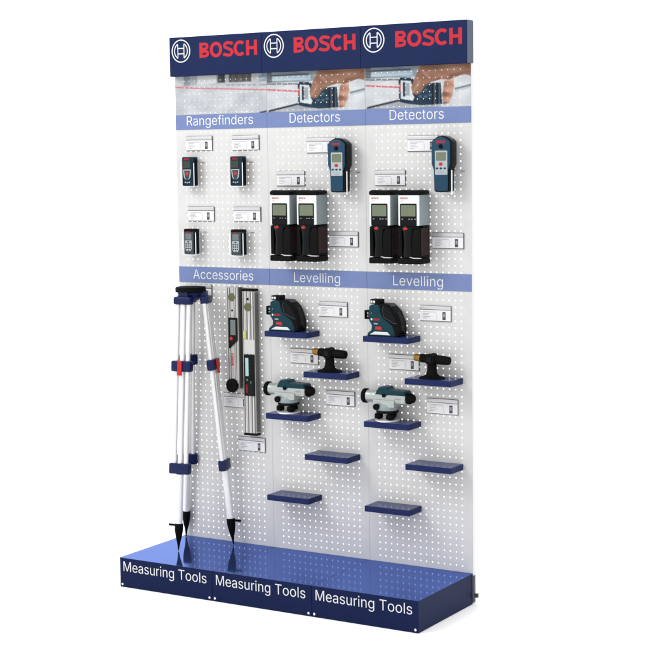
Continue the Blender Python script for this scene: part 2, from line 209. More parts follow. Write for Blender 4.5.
'u': (410, [[[182,-5],[167,-4],[153,-3],[140,1],[127,5],[115,11],[104,18],[94,26],[84,36],[76,47],[69,59],[63,72],[59,87],[55,103],[53,120],[53,139],[53,379],[114,379],[114,144],[115,127],[117,112],[122,98],[129,86],[137,75],[147,66],[158,59],[171,54],[185,51],[200,50],[211,51],[221,52],[231,54],[240,58],[249,62],[257,67],[265,73],[272,80],[278,88],[283,97],[288,106],[291,117],[294,128],[296,140],[296,153],[296,379],[357,379],[357,0],[298,0],[298,92],[307,92],[300,72],[291,54],[281,39],[269,27],[257,17],[244,9],[230,3],[215,-2],[199,-4]]]),
'v': (389, [[[163,0],[17,379],[84,379],[165,155],[170,141],[175,128],[179,114],[183,100],[187,87],[191,73],[194,60],[198,47],[202,34],[206,21],[184,21],[188,34],[192,47],[196,60],[199,73],[203,87],[206,100],[210,114],[215,128],[219,141],[224,155],[305,379],[371,379],[226,0]]])}

def ribbon(bm, path, w, closed=False, dy=0.0):
    """a flat stroke of width w along a path in x,z, mitred at its bends"""
    n = len(path); P = [Vector((a, b)) for a, b in path]; L = []; R = []
    for i in range(n):
        if closed: d0 = (P[i] - P[i - 1]).normalized(); d1 = (P[(i + 1) % n] - P[i]).normalized()
        else:
            d0 = (P[i] - P[i - 1]).normalized() if i else (P[1] - P[0]).normalized()
            d1 = (P[i + 1] - P[i]).normalized() if i < n - 1 else d0
        t = (d0 + d1).normalized(); nn = Vector((-t.y, t.x)); k = w / 2 / max(.4, nn.dot(Vector((-d0.y, d0.x))))
        L.append(bm.verts.new((P[i].x + nn.x * k, dy, P[i].y + nn.y * k))); R.append(bm.verts.new((P[i].x - nn.x * k, dy, P[i].y - nn.y * k)))
    for i in range(n if closed else n - 1):
        q = (i + 1) % n; bm.faces.new((L[i], L[q], R[q], R[i]))
def bold_letters(bm):
    """five heavy capitals, 1 high; returns their overall width"""
    st = .215; h = st / 2
    def arc(cx, cz, rx, rz, a0, a1, n=14): return [(cx + rx * math.cos(math.radians(a0 + (a1 - a0) * k / n)), cz + rz * math.sin(math.radians(a0 + (a1 - a0) * k / n))) for k in range(n + 1)]
    ribbon(bm, [(h, 0), (h, 1)], st)                                             # B
    up = [(st, 1 - h * .85)] + arc(.40, .755, .165, .245 - h * .85, 90, -90) + [(st, .51 + h * .85)]
    ribbon(bm, [(st + .0005, 1 - h * .85)] + arc(.40, .745, .165, .255 - h * .85, 90, -90) + [(st + .0005, .49 + h * .85)], st * .85)
    ribbon(bm, [(st + .0005, .51 - h * .85 + .0)] + arc(.42, .265, .175, .245 - h * .85 + .0, 90, -90) + [(st + .0005, h * .85)], st * .85, dy=-.001)
    x = .74
    ribbon(bm, arc(x + .44, .5, .44 - h, .515 - h, 0, 360, 40)[:-1], st, True)       # O
    x += .94
    ribbon(bm, [(x + .665, .80), (x + .60, .875)] + arc(x + .345, .735, .235, .28 - h * .9, 60, 262, 14) + arc(x + .385, .285, .235, .30 - h * .9, 82, -118, 14) + [(x + .09, .135), (x + .03, .215)], st * .9)   # S
    x += .735
    ribbon(bm, arc(x + .44, .5, .44 - h, .515 - h, 46, 314, 30), st)                 # C
    x += .87
    ribbon(bm, [(x + h, 0), (x + h, 1)], st); ribbon(bm, [(x + .76 - h, 0), (x + .76 - h, 1)], st); ribbon(bm, [(x + st + .0005, .5), (x + .76 - st - .0005, .5)], st * .95)
    return x + .76
def text_mesh(body, x0, x1, z0, cap, y, m, name, parent, bold=0.0, thick=0.0006, vertical=False):
    """lettering stretched to run from x0 to x1 with capitals cap high on baseline z0, standing on the plane y"""
    bm = bmesh.new()
    if body == 'BOSCH':
        bold_letters(bm); hc = 1.0
    else:
        cu = bpy.data.curves.new('t', 'CURVE'); cu.dimensions = '2D'; cu.fill_mode = 'FRONT'; cu.offset = -0.0035; pen = 0
        for ch in body:
            if ch == ' ': pen += 260; continue
            adv, spl = GLYPH[ch]
            for P in spl:
                sp = cu.splines.new('POLY'); sp.points.add(len(P) - 1); sp.use_cyclic_u = True
                for k, (px, pz) in enumerate(P): sp.points[k].co = ((pen + px) / 1000, pz / 1000, 0, 1)
            pen += adv
        ob = bpy.data.objects.new('t', cu); COL.objects.link(ob)
        dg = bpy.context.evaluated_depsgraph_get(); dg.update()
        me = bpy.data.meshes.new_from_object(ob.evaluated_get(dg))
        bpy.data.objects.remove(ob); bpy.data.curves.remove(cu)
        for v in me.vertices: v.co = Vector((v.co.x, 0, v.co.y))
        bm.from_mesh(me); bpy.data.meshes.remove(me); hc = max(q[1] for q in GLYPH['H'][1][0]) / 1000
        bmesh.ops.remove_doubles(bm, verts=bm.verts, dist=1e-6)
    xs = [v.co.x for v in bm.verts]; a, b = min(xs), max(xs)
    for v in bm.verts:
        px = x0 + (v.co.x - a) / (b - a) * (x1 - x0); pz = z0 + v.co.z / hc * cap
        v.co = Vector((z0 - (pz - z0), v.co.y * .1, px)) if vertical else Vector((px, v.co.y * .1, pz))
    bmesh.ops.recalc_face_normals(bm, faces=bm.faces)
    for f in bm.faces:
        f.smooth = False
        if f.normal.y > 0: f.normal_flip()
    r = bmesh.ops.extrude_edge_only(bm, edges=[e for e in bm.edges if e.is_boundary])
    for v in [q for q in r['geom'] if isinstance(q, bmesh.types.BMVert)]: v.co.y += thick
    for f in bm.faces: f.smooth = False
    me = bpy.data.meshes.new(name); bm.to_mesh(me); bm.free(); me.materials.append(M[m])
    o = bpy.data.objects.new(name, me); COL.objects.link(o); o.parent = parent; o.location = (0, y, 0)
    return o

# ------------------------------------------------------------------ display stand
stand = thing('display_stand', 'tall three-bay pegboard display stand with navy header and navy base', 'display stand', (0, 0, 0))
PX, PZ, HR = 0.0285, 0.0289, 0.0039
HX0 = 0.0515; NC = 15
HZ0 = 0.158; NR = 73
def board_mesh():
    bm = bmesh.new()
    x_edges = [0.0004] + [HX0 - PX / 2 + PX * i for i in range(NC + 1)] + [PW - 0.0004]
    z_edges = [0.004] + [HZ0 - PZ / 2 + PZ * j for j in range(NR + 1)] + [ZHB + 0.12]
    V = {}
    def vv(x, y, z):
        k = (round(x, 6), round(y, 6), round(z, 6))
        if k not in V: V[k] = bm.verts.new((x, y, z))
        return V[k]
    TH = 0.0012
    for i in range(NC + 2):
        for j in range(NR + 2):
            xa, xb, za, zb = x_edges[i], x_edges[i + 1], z_edges[j], z_edges[j + 1]
            if 1 <= i <= NC and 1 <= j <= NR:
                cx, cz = (xa + xb) / 2, (za + zb) / 2
                octs = [(cx + HR * math.cos(PI / 8 + k * PI / 4), cz + HR * math.sin(PI / 8 + k * PI / 4)) for k in range(8)]
                cor = [(xb, zb), (xa, zb), (xa, za), (xb, za)]
                for y, flip in ((0.0, False), (TH, True)):
                    oc = [vv(a, y, b) for a, b in octs]; cc = [vv(a, y, b) for a, b in cor]
                    fs = []
                    for q in range(4):
                        fs.append((cc[q], oc[2 * q + 1], oc[2 * q]))
                        fs.append((cc[q], cc[(q + 1) % 4], oc[(2 * q + 2) % 8], oc[2 * q + 1]))
                    for f in fs: bm.faces.new(f if not flip else f[::-1])
                fo = [vv(a, 0, b) for a, b in octs]; bo = [vv(a, TH, b) for a, b in octs]
                for k in range(8): bm.faces.new((fo[k], fo[(k + 1) % 8], bo[(k + 1) % 8], bo[k]))
            else:
                bm.faces.new((vv(xa, 0, za), vv(xa, 0, zb), vv(xb, 0, zb), vv(xb, 0, za)))
                bm.faces.new((vv(xa, TH, za), vv(xb, TH, za), vv(xb, TH, zb), vv(xa, TH, zb)))
    bmesh.ops.recalc_face_normals(bm, faces=bm.faces)
    me = bpy.data.meshes.new('pegboard_panel'); bm.to_mesh(me); bm.free(); me.materials.append(M['board'])
    return me
BME = board_mesh()

def inpoly(x, y, P):
    c = False; n = len(P)
    for i in range(n):
        x1, y1 = P[i]; x2, y2 = P[(i + 1) % n]
        if (y1 > y) != (y2 > y) and x < (x2 - x1) * (y - y1) / (y2 - y1) + x1: c = not c
    return c
def seg(u, v, a, b, w):
    (x0, y0), (x1, y1) = a, b
    if not (min(x0, x1) <= u <= max(x0, x1)): return False
    return abs(v - (y0 + (y1 - y0) * (u - x0) / (x1 - x0))) < w
def nz(u, v, s): return mnoise.noise(Vector((u * s, v * s, 3.1)))
def mixc(a, b, t):
    t = max(0, min(1, t)); return tuple(a[i] + (b[i] - a[i]) * t for i in range(3))
HAND = [(1.0, 1.0), (.53, 1.0), (.505, .86), (.47, .68), (.445, .50), (.455, .36), (.49, .30), (.525, .34), (.56, .46), (.63, .60), (.72, .66), (.80, .64), (.86, .70), (.94, .76), (1.0, .70)]
FING = [(.755, .62), (.84, .66), (.845, .50), (.83, .28), (.80, .10), (.745, .06), (.735, .30)]
TOOL = [(.325, .70), (.345, .74), (.45, .72), (.50, .56), (.72, .58), (.735, .08), (.55, .06), (.42, .10), (.33, .16)]
FACE = [(.345, .67), (.44, .65), (.455, .52), (.455, .34), (.475, .26), (.46, .17), (.345, .23)]
def photo_hand(u, v):
    c = mixc((222, 226, 230), (198, 204, 210), .5 + nz(u, v * .4, 7))
    if v > .74:                                            # window and shelf behind
        c = mixc((166, 176, 186), (130, 140, 150), .5 + nz(u, v, 9))
        if .06 < u < .46 and .78 < v < .90: c = mixc((196, 218, 232), (160, 190, 210), (u - .06) * 1.5 + nz(u, v, 12) * .4)
        if .06 < u < .44 and .905 < v < .935: c = (84, 92, 104)
        if u < .055: c = mixc((150, 150, 140), (70, 90, 120), .5 + nz(u, v, 30))
    if seg(u, v, (0, .715), (.34, .69), .018): c = (112, 118, 126)
    if seg(u, v, (0, .60), (.20, .66), .02): c = (206, 210, 214)
    if inpoly(u, v, [(0, .0), (0, .03), (.32, .20), (.72, .07), (.74, 0)]): c = mixc((186, 192, 200), (150, 158, 168), .5 + nz(u, v, 6))
    if seg(u, v, (.02, .035), (.335, .195), .022): c = (46, 54, 66)
    if seg(u, v, (0, .575), (.33, .505), .016): c = (224, 84, 92)
    if seg(u, v, (.85, .42), (1.0, .50), .022): c = (120, 134, 146)
    if seg(u, v, (.85, .37), (1.0, .45), .02): c = (190, 200, 208)
    if inpoly(u, v, FING): c = mixc((222, 168, 142), (140, 84, 66), .40 + .28 * math.sin(v * 26 + u * 8) + nz(u, v, 10) * .4 + (.79 - u) * 6)
    if inpoly(u, v, TOOL):
        c = mixc((24, 46, 66), (34, 62, 86), .5 + nz(u, v, 10))
        if .655 < u < .675 or .70 < u < .715: c = (70, 84, 98)
        if .64 < u < .652 or .682 < u < .695: c = (14, 20, 28)
        for bu, bv in ((.53, .40), (.58, .42), (.53, .27), (.58, .26), (.62, .30)):
            if abs(u - bu) < .016 and abs(v - bv) < .03: c = (66, 104, 134)
        if inpoly(u, v, FACE):
            c = (214, 222, 226)
            if .365 < u < .385 and .28 < v < .62: c = (40, 48, 60)
            if .385 < u < .43 and .30 < v < .60: c = (156, 170, 178)
        if u < .345 and .40 < v < .6: c = (188, 66, 66)
    if inpoly(u, v, HAND):
        c = mixc((186, 132, 106), (150, 100, 78), .5 + nz(u * .7, v, 8) * .9 + (.62 - v) * .5)
        if seg(u, v, (.60, .86), (.95, .92), .03): c = mixc(c, (206, 156, 130), .6)
        if seg(u, v, (.56, .50), (.72, .69), .03): c = mixc(c, (110, 70, 54), .55)
        if seg(u, v, (.52, .95), (.62, .70), .05): c = mixc(c, (206, 158, 132), .55)
        if seg(u, v, (.46, .40), (.53, .62), .07): c = mixc(c, (208, 160, 136), .5)
        if seg(u, v, (.80, .72), (1.0, .80), .05): c = mixc(c, (126, 80, 62), .5)
        c = mixc(c, (120, 78, 60), .18 + nz(u * .6, v, 9) * .35)
    return c
def photo_table(u, v):
    c = mixc((214, 218, 223), (180, 186, 193), .5 + nz(u, v * .5, 6) * .8 + nz(u, v, 22) * .3)
    if v > .80 - .14 * max(0, .45 - u):
        c = mixc((176, 182, 188), (206, 210, 214), .5 + nz(u, v * .3, 7))
        if .10 < u < .17: c = (150, 158, 164)
        if .25 < u < .46 and v > .78: c = (222, 226, 228)
        if .475 < u < .555 and v > .74: c = mixc((92, 98, 102), (60, 64, 68), (u - .475) * 12)
        if .60 < u < .84 and v > .78: c = mixc((96, 92, 92), (130, 124, 122), (math.sin(u * 90) + 1) / 2 * .6)
        if .84 < u < .92 and v > .74: c = (196, 198, 196)
        if u >= .92: c = mixc((110, 140, 168), (186, 202, 212), .5 + nz(u, v, 18))
    if seg(u, v, (.56, .735), (1.0, .70), .012): c = (150, 152, 156)
    if seg(u, v, (0, .735), (.25, .685), .016) or seg(u, v, (.24, .687), (1.0, .575), .013): c = (228, 106, 112)
    if seg(u, v, (.92, .0), (1.0, .04), .02): c = (60, 66, 76)
    return c
def poster(fn, name, parent, off):
    w, h = 0.0016, 0.0016; z0, z1 = Z1T + 0.0003, ZHB + 0.004
    nx = int(PW / w); nzv = int((z1 - z0) / h)
    bm = bmesh.new(); lay = bm.loops.layers.color.new('print') if False else None
    G = {}
    cols = []
    xs = [0.0014 + (PW - 0.0028) * i / nx for i in range(nx + 1)]; zs = [z0 + (z1 - z0) * j / nzv for j in range(nzv + 1)]
    def gv(i, j):
        if (i, j) not in G: G[(i, j)] = bm.verts.new((xs[i], -0.0006, zs[j]))
        return G[(i, j)]
    img = [[fn((xs[i] + xs[i + 1]) / 2 / PW, ((zs[j] + zs[j + 1]) / 2 - Z1T) / (ZHB - Z1T)) for j in range(nzv)] for i in range(nx)]
    for _ in range(2):                                    # a printed photograph is soft at its edges
        img = [[tuple((img[max(i - 1, 0)][j][q] + img[i][j][q] * 2 + img[min(i + 1, nx - 1)][j][q]) / 4 for q in range(3)) for j in range(nzv)] for i in range(nx)]
        img = [[tuple((img[i][max(j - 1, 0)][q] + img[i][j][q] * 2 + img[i][min(j + 1, nzv - 1)][q]) / 4 for q in range(3)) for j in range(nzv)] for i in range(nx)]
    for i in range(nx):
        for j in range(nzv):
            cx, cz = (xs[i] + xs[i + 1]) / 2, (zs[j] + zs[j + 1]) / 2
            ii = round((cx - HX0) / PX); jj = round((cz - HZ0) / PZ)
            if 0 <= ii < NC and 0 <= jj < NR and math.hypot(cx - HX0 - ii * PX, cz - HZ0 - jj * PZ) < 0.0018: continue
            bm.faces.new((gv(i, j), gv(i + 1, j), gv(i + 1, j + 1), gv(i, j + 1)))
            c = img[i][j]
            g_ = sum(c) / 3; c = tuple(g_ + (q - g_) * .82 for q in c); cols.append(rgb(*c, k=0.58))
    me = bpy.data.meshes.new(name); bm.to_mesh(me); bm.free()
    at = me.attributes.new('print', 'FLOAT_COLOR', 'FACE')
    for k, c in enumerate(cols): at.data[k].color = c
    me.materials.append(M['print'])
    o = bpy.data.objects.new(name, me); COL.objects.link(o); o.parent = parent; o.location = off
    return o
def emblem(x, z, r, y, parent):
    b = bmesh.new()
    def poly(pts, dy=0):
        f = [b.verts.new((x + px, -dy, z + pz)) for px, pz in pts]; g = [b.verts.new((x + px, 0.0008, z + pz)) for px, pz in pts]
        n = len(f); b.faces.new(f); b.faces.new(g[::-1])
        for k in range(n): b.faces.new((f[k], g[k], g[(k + 1) % n], f[(k + 1) % n]))
    def arc(a0, a1, ra, rb, n, dy=0):
        for k in range(n):
            p, q = a0 + (a1 - a0) * k / n, a0 + (a1 - a0) * (k + 1) / n
            poly([(ra * math.cos(p), ra * math.sin(p)), (rb * math.cos(p), rb * math.sin(p)), (rb * math.cos(q), rb * math.sin(q)), (ra * math.cos(q), ra * math.sin(q))], dy)
    arc(0, 2 * PI, r - 0.0048, r, 48)
    a = math.radians(62)
    arc(-a, a, .0335, .0380, 14); arc(PI - a, PI + a, .0335, .0380, 14)
    for s in (-1, 1):
        poly([(s * .0150, -.0300), (s * .0190, -.0335), (s * .0190, .0335), (s * .0150, .0300)], .0003)
        poly([(-.0149, s * .0100), (.0149, s * .0100), (.0149, s * .0142), (-.0149, s * .0142)], .0001)
    bmesh.ops.recalc_face_normals(b, faces=b.faces)
    me = bpy.data.meshes.new('emblem'); b.to_mesh(me); b.free(); me.materials.append(M['white'])
    o = bpy.data.objects.new('emblem', me); COL.objects.link(o); o.parent = parent; o.location = (0, y, 0)
STR = [('Rangefinders', .064, .426, 'Accessories', .082, .413), ('Detectors', .119, .375, 'Levelling', .130, .366), ('Detectors', .119, .375, 'Levelling', .129, .367)]
for i in range(3):
    X = PW * i
    pb = bpy.data.objects.new('pegboard_panel', BME); COL.objects.link(pb); pb.parent = stand; pb.location = (X, 0, 0)
    f = MB()
    f.box(0.0004, 0.0024, 0.0013, 0.020, 0.004, ZHT - .02); f.box(PW - 0.0024, PW - 0.0004, 0.0013, 0.020, 0.004, ZHT - .02)
    if i == 2: f.box(PW - 0.0003, PW + 0.001, -0.0004, 0.020, 0.006, ZHT - .02, 0.001)
    f.build('flange', 'flange', pb)
    poster((photo_table, photo_hand, photo_hand)[i], 'poster', stand, (X, 0, 0))
    for (t, a, b, z0, z1, base) in ((STR[i][0], STR[i][1], STR[i][2], Z1B, Z1T, 2.0385), (STR[i][3], STR[i][4], STR[i][5], Z2B, Z2T, 1.3405)):
        st = MB().box(0.0006, PW - 0.0006, -0.0022, -0.0003, z0, z1, 0.0004, 1).build('category_strip', 'strip', stand, (X, 0, 0))
        text_mesh(t, a, b, base, 0.0425, -0.0028, 'white', 'lettering', st, 0.0)
    hd = MB().box(0.0007, PW - (0.0007 if i < 2 else 0.0), -0.0376, 0.016, ZHB, ZHT, 0.0012, 1).build('header_panel', 'navy', stand, (X, 0, 0))
    text_mesh('BOSCH', .168, .478, 2.3375, 0.0665, -0.0384, 'red', 'lettering', hd, 0.026)
    emblem(.0655, 2.3725, .0515, -0.0386, hd)
    if i == 2: MB().box(PW + 0.0002, PW + 0.0026, -0.0366, 0.016, ZHB + .0008, ZHT - .0018, 0.0008, 1).build('end_cap', 'cap', hd)
    pl = MB().box(0.0006, PW - 0.0006, -DB, -0.002, 0.0, HB - 0.0006, 0.0010, 1).build('plinth', 'blue', stand, (X, 0, 0))
    tp = MB().box(0.0008, PW - 0.0008, -DB + 0.0006, -0.0016, HB - 0.0005, HB, 0.0001, 1).build('top_sheet', 'bluetop', pl)
    text_mesh('Measuring', .021, .298, .0725, 0.0440, -DB - 0.0006, 'white', 'lettering', pl)
    text_mesh('Tools', .3225, .471, .0725, 0.0440, -DB - 0.0006, 'white', 'lettering', pl)
    for sx in (0.0135, PW - 0.0145):
        MB().lathe((sx, -DB - 0.0001, 0.0125), (0, -1, 0), [(0, .0054), (.0012, .0052), (.0022, .0038), (.0026, 0)], 16).build('screw', 'screw', pl)
up = MB()
up.box(PW * 3 - .028, PW * 3 - .008, .0205, .033, 0.0, 2.25, 0.001, 1)
bk = MB().box(PW * 3 + .0012, PW * 3 + .0050, -.003, .0145, 0.006, 0.122, 0.001, 1)
bk.box(PW * 3 + .0052, PW * 3 + .018, .006, .018, 0.026, 0.044, 0.002, 1)
bk.build('foot_bracket', 'darksteel', stand)
up.build('upright', 'steel', stand)

# ------------------------------------------------------------------ blue shelves
def make_shelf():
    t = thing('peg_shelf', '', 'shelf', (0, 0, 0), 'blue shelves hooked on the pegboard')
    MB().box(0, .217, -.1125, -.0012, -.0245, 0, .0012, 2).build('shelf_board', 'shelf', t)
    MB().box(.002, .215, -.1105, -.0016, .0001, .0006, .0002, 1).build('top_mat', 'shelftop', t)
    return t
LC, RC = 0.0405, 0.2400
SH = [(LC, 1.1295), (RC, 0.9595), (LC, 0.7635), (RC, 0.5955), (LC, 0.3970)]
shl = ['blue shelf under the line laser at the top of the {} bay', 'blue shelf under the black T-shaped mount in the {} bay', 'blue shelf under the silver optical level in the {} bay',
       'empty blue shelf on the right side of the {} bay, above the lowest shelf', 'lowest empty blue shelf on the left side of the {} bay']
sh0 = make_shelf(); first = True
for i, bay in ((1, 'middle'), (2, 'right-hand')):
    for k, (x, z) in enumerate(SH):
        lab = shl[k].format(bay); loc = (PW * i + x, 0, z)
        if first: sh0.location = loc; sh0['label'] = lab; first = False
        else: dup(sh0, loc, lab)

# ------------------------------------------------------------------ price label holders
def make_label():
    t = thing('price_label', '', 'label holder', (0, 0, 0), 'white label holders on the pegboard')
    MB().box(0, .147, -.0045, -.0014, 0, .066, .0006, 1).build('shadow_backplate', 'railedge', t)  # dark colour paints the shadow outline around rail and card
    MB().prism([(0.0004, .0500), (.1456, .0500), (.1456, .0650), (.0004, .0650)], -.0075, -.0046, .0015, 2).build('top_rail', 'rail', t)
    cd = MB().box(.0006, .1450, -.0062, -.0047, .0024, .0478, .0004, 1).build('label_card', 'card', t)
    p = MB()
    p.box(.014, .078, -.0066, -.0063, .0385, .0402)
    for (a, b, z) in ((.014, .046, .0318), (.014, .040, .0255), (.014, .050, .0190), (.014, .036, .0120)):
        p.box(a, b, -.0066, -.0063, z, z + .0018)
    p.box(.0795, .0803, -.0066, -.0063, .006, .036)
    p.build('print_lines', 'ink', cd)
    q = MB().box(.107, .1215, -.0068, -.0063, .0075, .0405, .0002, 1).build('product_picture', 'inkdark', cd)
    MB().box(.110, .1185, -.0072, -.0069, .019, .034).build('picture_screen', 'ink', cd)
    return t
LB = [(.058, 1.9235, 'white label holder above the upper left dark blue rangefinder'), (.311, 1.9225, 'white label holder above the upper right dark blue rangefinder'),
      (.061, 1.6045, 'white label holder above the lower left grey rangefinder'), (.3135, 1.6045, 'white label holder above the lower right grey rangefinder'),
      (.706, 1.905, 'white label holder half hidden by the blue detector in the middle bay'), (.5475, 1.7625, 'white label holder above the two wall scanners in the middle bay'),
      (.814, 1.4995, 'white label holder right of the two wall scanners in the middle bay'), (1.204, 1.905, 'white label holder half hidden by the blue detector in the right-hand bay'),
      (1.0465, 1.7625, 'white label holder above the two wall scanners in the right-hand bay'), (1.3185, 1.5005, 'white label holder right of the two wall scanners in the right-hand bay'),
      (.756, 1.193, 'white label holder right of the line laser in the middle bay'), (.605, .979, 'white label holder left of the black T-shaped mount in the middle bay'),
      (.788, .803, 'white label holder right of the silver optical level in the middle bay'), (1.2585, 1.194, 'white label holder right of the line laser in the right-hand bay'),
      (1.106, .979, 'white label holder left of the black T-shaped mount in the right-hand bay'), (1.2885, .801, 'white label holder right of the silver optical level in the right-hand bay'),
      (.241, .758, 'white label holder under the round black pivot of the folding angle level'), (.317, .562, 'white label holder under the foot of the long digital spirit level'),
      (.039, 1.249, 'white label holder behind the black tripod head')]
lb0 = make_label()
for k, (x, z, lab) in enumerate(LB):
    if k == 0: lb0.location = (x, 0, z); lb0['label'] = lab
    else: dup(lb0, (x, 0, z), lab)

# ------------------------------------------------------------------ rangefinders and their holders
def rrect(x0, x1, z0, z1, r, n=4):
    P = []
    for cx, cz, a in ((x1 - r, z1 - r, 0), (x0 + r, z1 - r, PI / 2), (x0 + r, z0 + r, PI), (x1 - r, z0 + r, 3 * PI / 2)):
        for k in range(n + 1): P.append((cx + r * math.cos(a + PI / 2 * k / n), cz + r * math.sin(a + PI / 2 * k / n)))
    return P
def circ(cx, cz, rx, rz=None, n=20):
    rz = rx if rz is None else rz
    return [(cx + rx * math.cos(2 * PI * k / n), cz + rz * math.sin(2 * PI * k / n)) for k in range(n)]
def make_holder(h):
    t = thing('device_holder', '', 'holder', (0, 0, 0), 'clear holders carrying the rangefinders')
    MB().box(.002, .056, -.0060, -.0014, -.004, h * .8, .001, 1).build('back_plate', 'holder', t)
    MB().box(-.003, .068, -.0545, -.0200, -.0050, -.0025, .001, 1).build('bottom_tray', 'holder', t)
    for sx in (-.0046, .0668):  # white bars paint the bright edge highlight of the clear holder
        MB().box(sx, sx + .0040, -.0560, -.0525, -.0029, h * .79, .001, 1).build('edge_highlight_bar', 'holder', t)
    MB().tube([(.078, -.0010, h * .8), (.078, -.006, h * .8), (.096, -.006, h * .8)], .0013, 8).build('hook_pin', 'railedge', t)
    return t
def make_rf_blue():
    t = thing('laser_rangefinder', '', 'rangefinder', (0, 0, 0), 'dark blue laser rangefinders')
    h = .131; w = .065
    MB().prism(rrect(0, w, 0, h, .006), -.049, -.018, .004, 3).build('body', 'tealdark', t)
    MB().prism([(.0605, .004), (.0655, .004), (.0655, h - .010), (.0605, h - .004)], -.046, -.021, .001, 1).build('side_grip', 'black', t)
    MB().prism(rrect(.0045, .044, .080, .112, .002), -.0502, -.0488, .0004, 1).build('screen', 'lcddark', t)
    MB().prism([(.004, .072), (.052, .072), (.052, .055), (.042, .032), (.034, .027), (.020, .027), (.012, .032), (.004, .055)], -.0504, -.0488, .0005, 1).build('keypad', 'slate', t)
    k = MB()
    k.prism([(.006, .0745), (.050, .0745), (.050, .0700), (.006, .0700)], -.0509, -.0505)
    k.prism([(.0065, .0698), (.0115, .0698), (.0160, .038), (.022, .030), (.018, .030), (.010, .040)], -.0509, -.0505)
    k.prism([(.0495, .0698), (.0445, .0698), (.0400, .038), (.034, .030), (.038, .030), (.046, .040)], -.0509, -.0505)
    k.build('keypad_trim', 'keypad', t)
    MB().prism(circ(.028, .056, .0085, .0095), -.0518, -.0505, .0006, 1).build('red_button', 'redsoft', t)
    b = MB()
    for dx, dz in ((-.011, -.035), (0, -.037), (.011, -.035)): b.prism(circ(.028 + dx, .052 + dz, .0042, .003, 12), -.0502, -.0488)
    b.build('small_button', 'keypad', t)
    text_mesh('BOSCH', .011, .040, .1170, .0075, -.0497, 'red', 'lettering', t, 0.02, .0004)
    return t
def make_rf_grey():
    t = thing('laser_rangefinder', '', 'rangefinder', (0, 0, 0), 'slate grey laser rangefinders')
    h = .114; w = .064
    MB().prism(rrect(0, w, 0, h, .005), -.049, -.018, .004, 3).build('body', 'slate', t)
    MB().prism([(-.0004, h - .012), (w + .0004, h - .012), (w + .0004, h - .002), (w - .004, h + .001), (.004, h + .001), (-.0004, h - .002)], -.0494, -.0176, .0015, 2).build('top_cap', 'black', t)
    MB().prism([(.052, .003), (.0645, .003), (.0645, h - .013), (.052, h - .013)], -.0496, -.021, .001, 1).build('side_grip', 'black', t)
    MB().prism(rrect(.008, .042, .066, .094, .002), -.0502, -.0488, .0004, 1).build('screen', 'lcdgrey', t)
    MB().prism([(.007, .063), (.043, .063), (.043, .024), (.036, .014), (.014, .014), (.007, .024)], -.0504, -.0488, .0005, 1).build('keypad', 'keypad', t)
    b = MB()
    for z in (.026, .037, .047):
        for x in (.014, .0245, .035): b.prism(circ(x, z, .0042, .0033, 10), -.0512, -.0505)
    b.prism(circ(.025, .0565, .006, .0035, 12), -.0512, -.0505); b.prism(circ(.025, .0175, .004, .002, 10), -.0512, -.0505)
    b.build('small_button', 'slate', t)
    text_mesh('BOSCH', .015, .037, .0975, .0055, -.0500, 'red', 'lettering', t, 0.02, .0004)
    return t
rb = make_rf_blue(); rb.location = (.066, 0, 1.7655); rb['label'] = 'dark blue rangefinder with red round button, at upper left under its label'
dup(rb, (.331, 0, 1.7655), 'dark blue rangefinder with red round button, right of its twin, beside the middle bay')
rg = make_rf_grey(); rg.location = (.068, 0, 1.4560); rg['label'] = 'slate grey rangefinder with silver keypad, at lower left above the accessories strip'
dup(rg, (.3275, 0, 1.4560), 'slate grey rangefinder with silver keypad, right of its twin, nearest the wall scanners')
h1 = make_holder(.131); h1.location = (.066, 0, 1.7655); h1['label'] = 'clear holder with white edge-highlight bar around the upper left dark blue rangefinder'
dup(h1, (.331, 0, 1.7655), 'clear holder with white edge-highlight bar around the upper right dark blue rangefinder')
h2 = make_holder(.125); h2.location = (.068, 0, 1.4560); h2['label'] = 'clear holder with white edge-highlight bar around the lower left grey rangefinder'
dup(h2, (.3275, 0, 1.4560), 'clear holder with white edge-highlight bar around the lower right grey rangefinder')

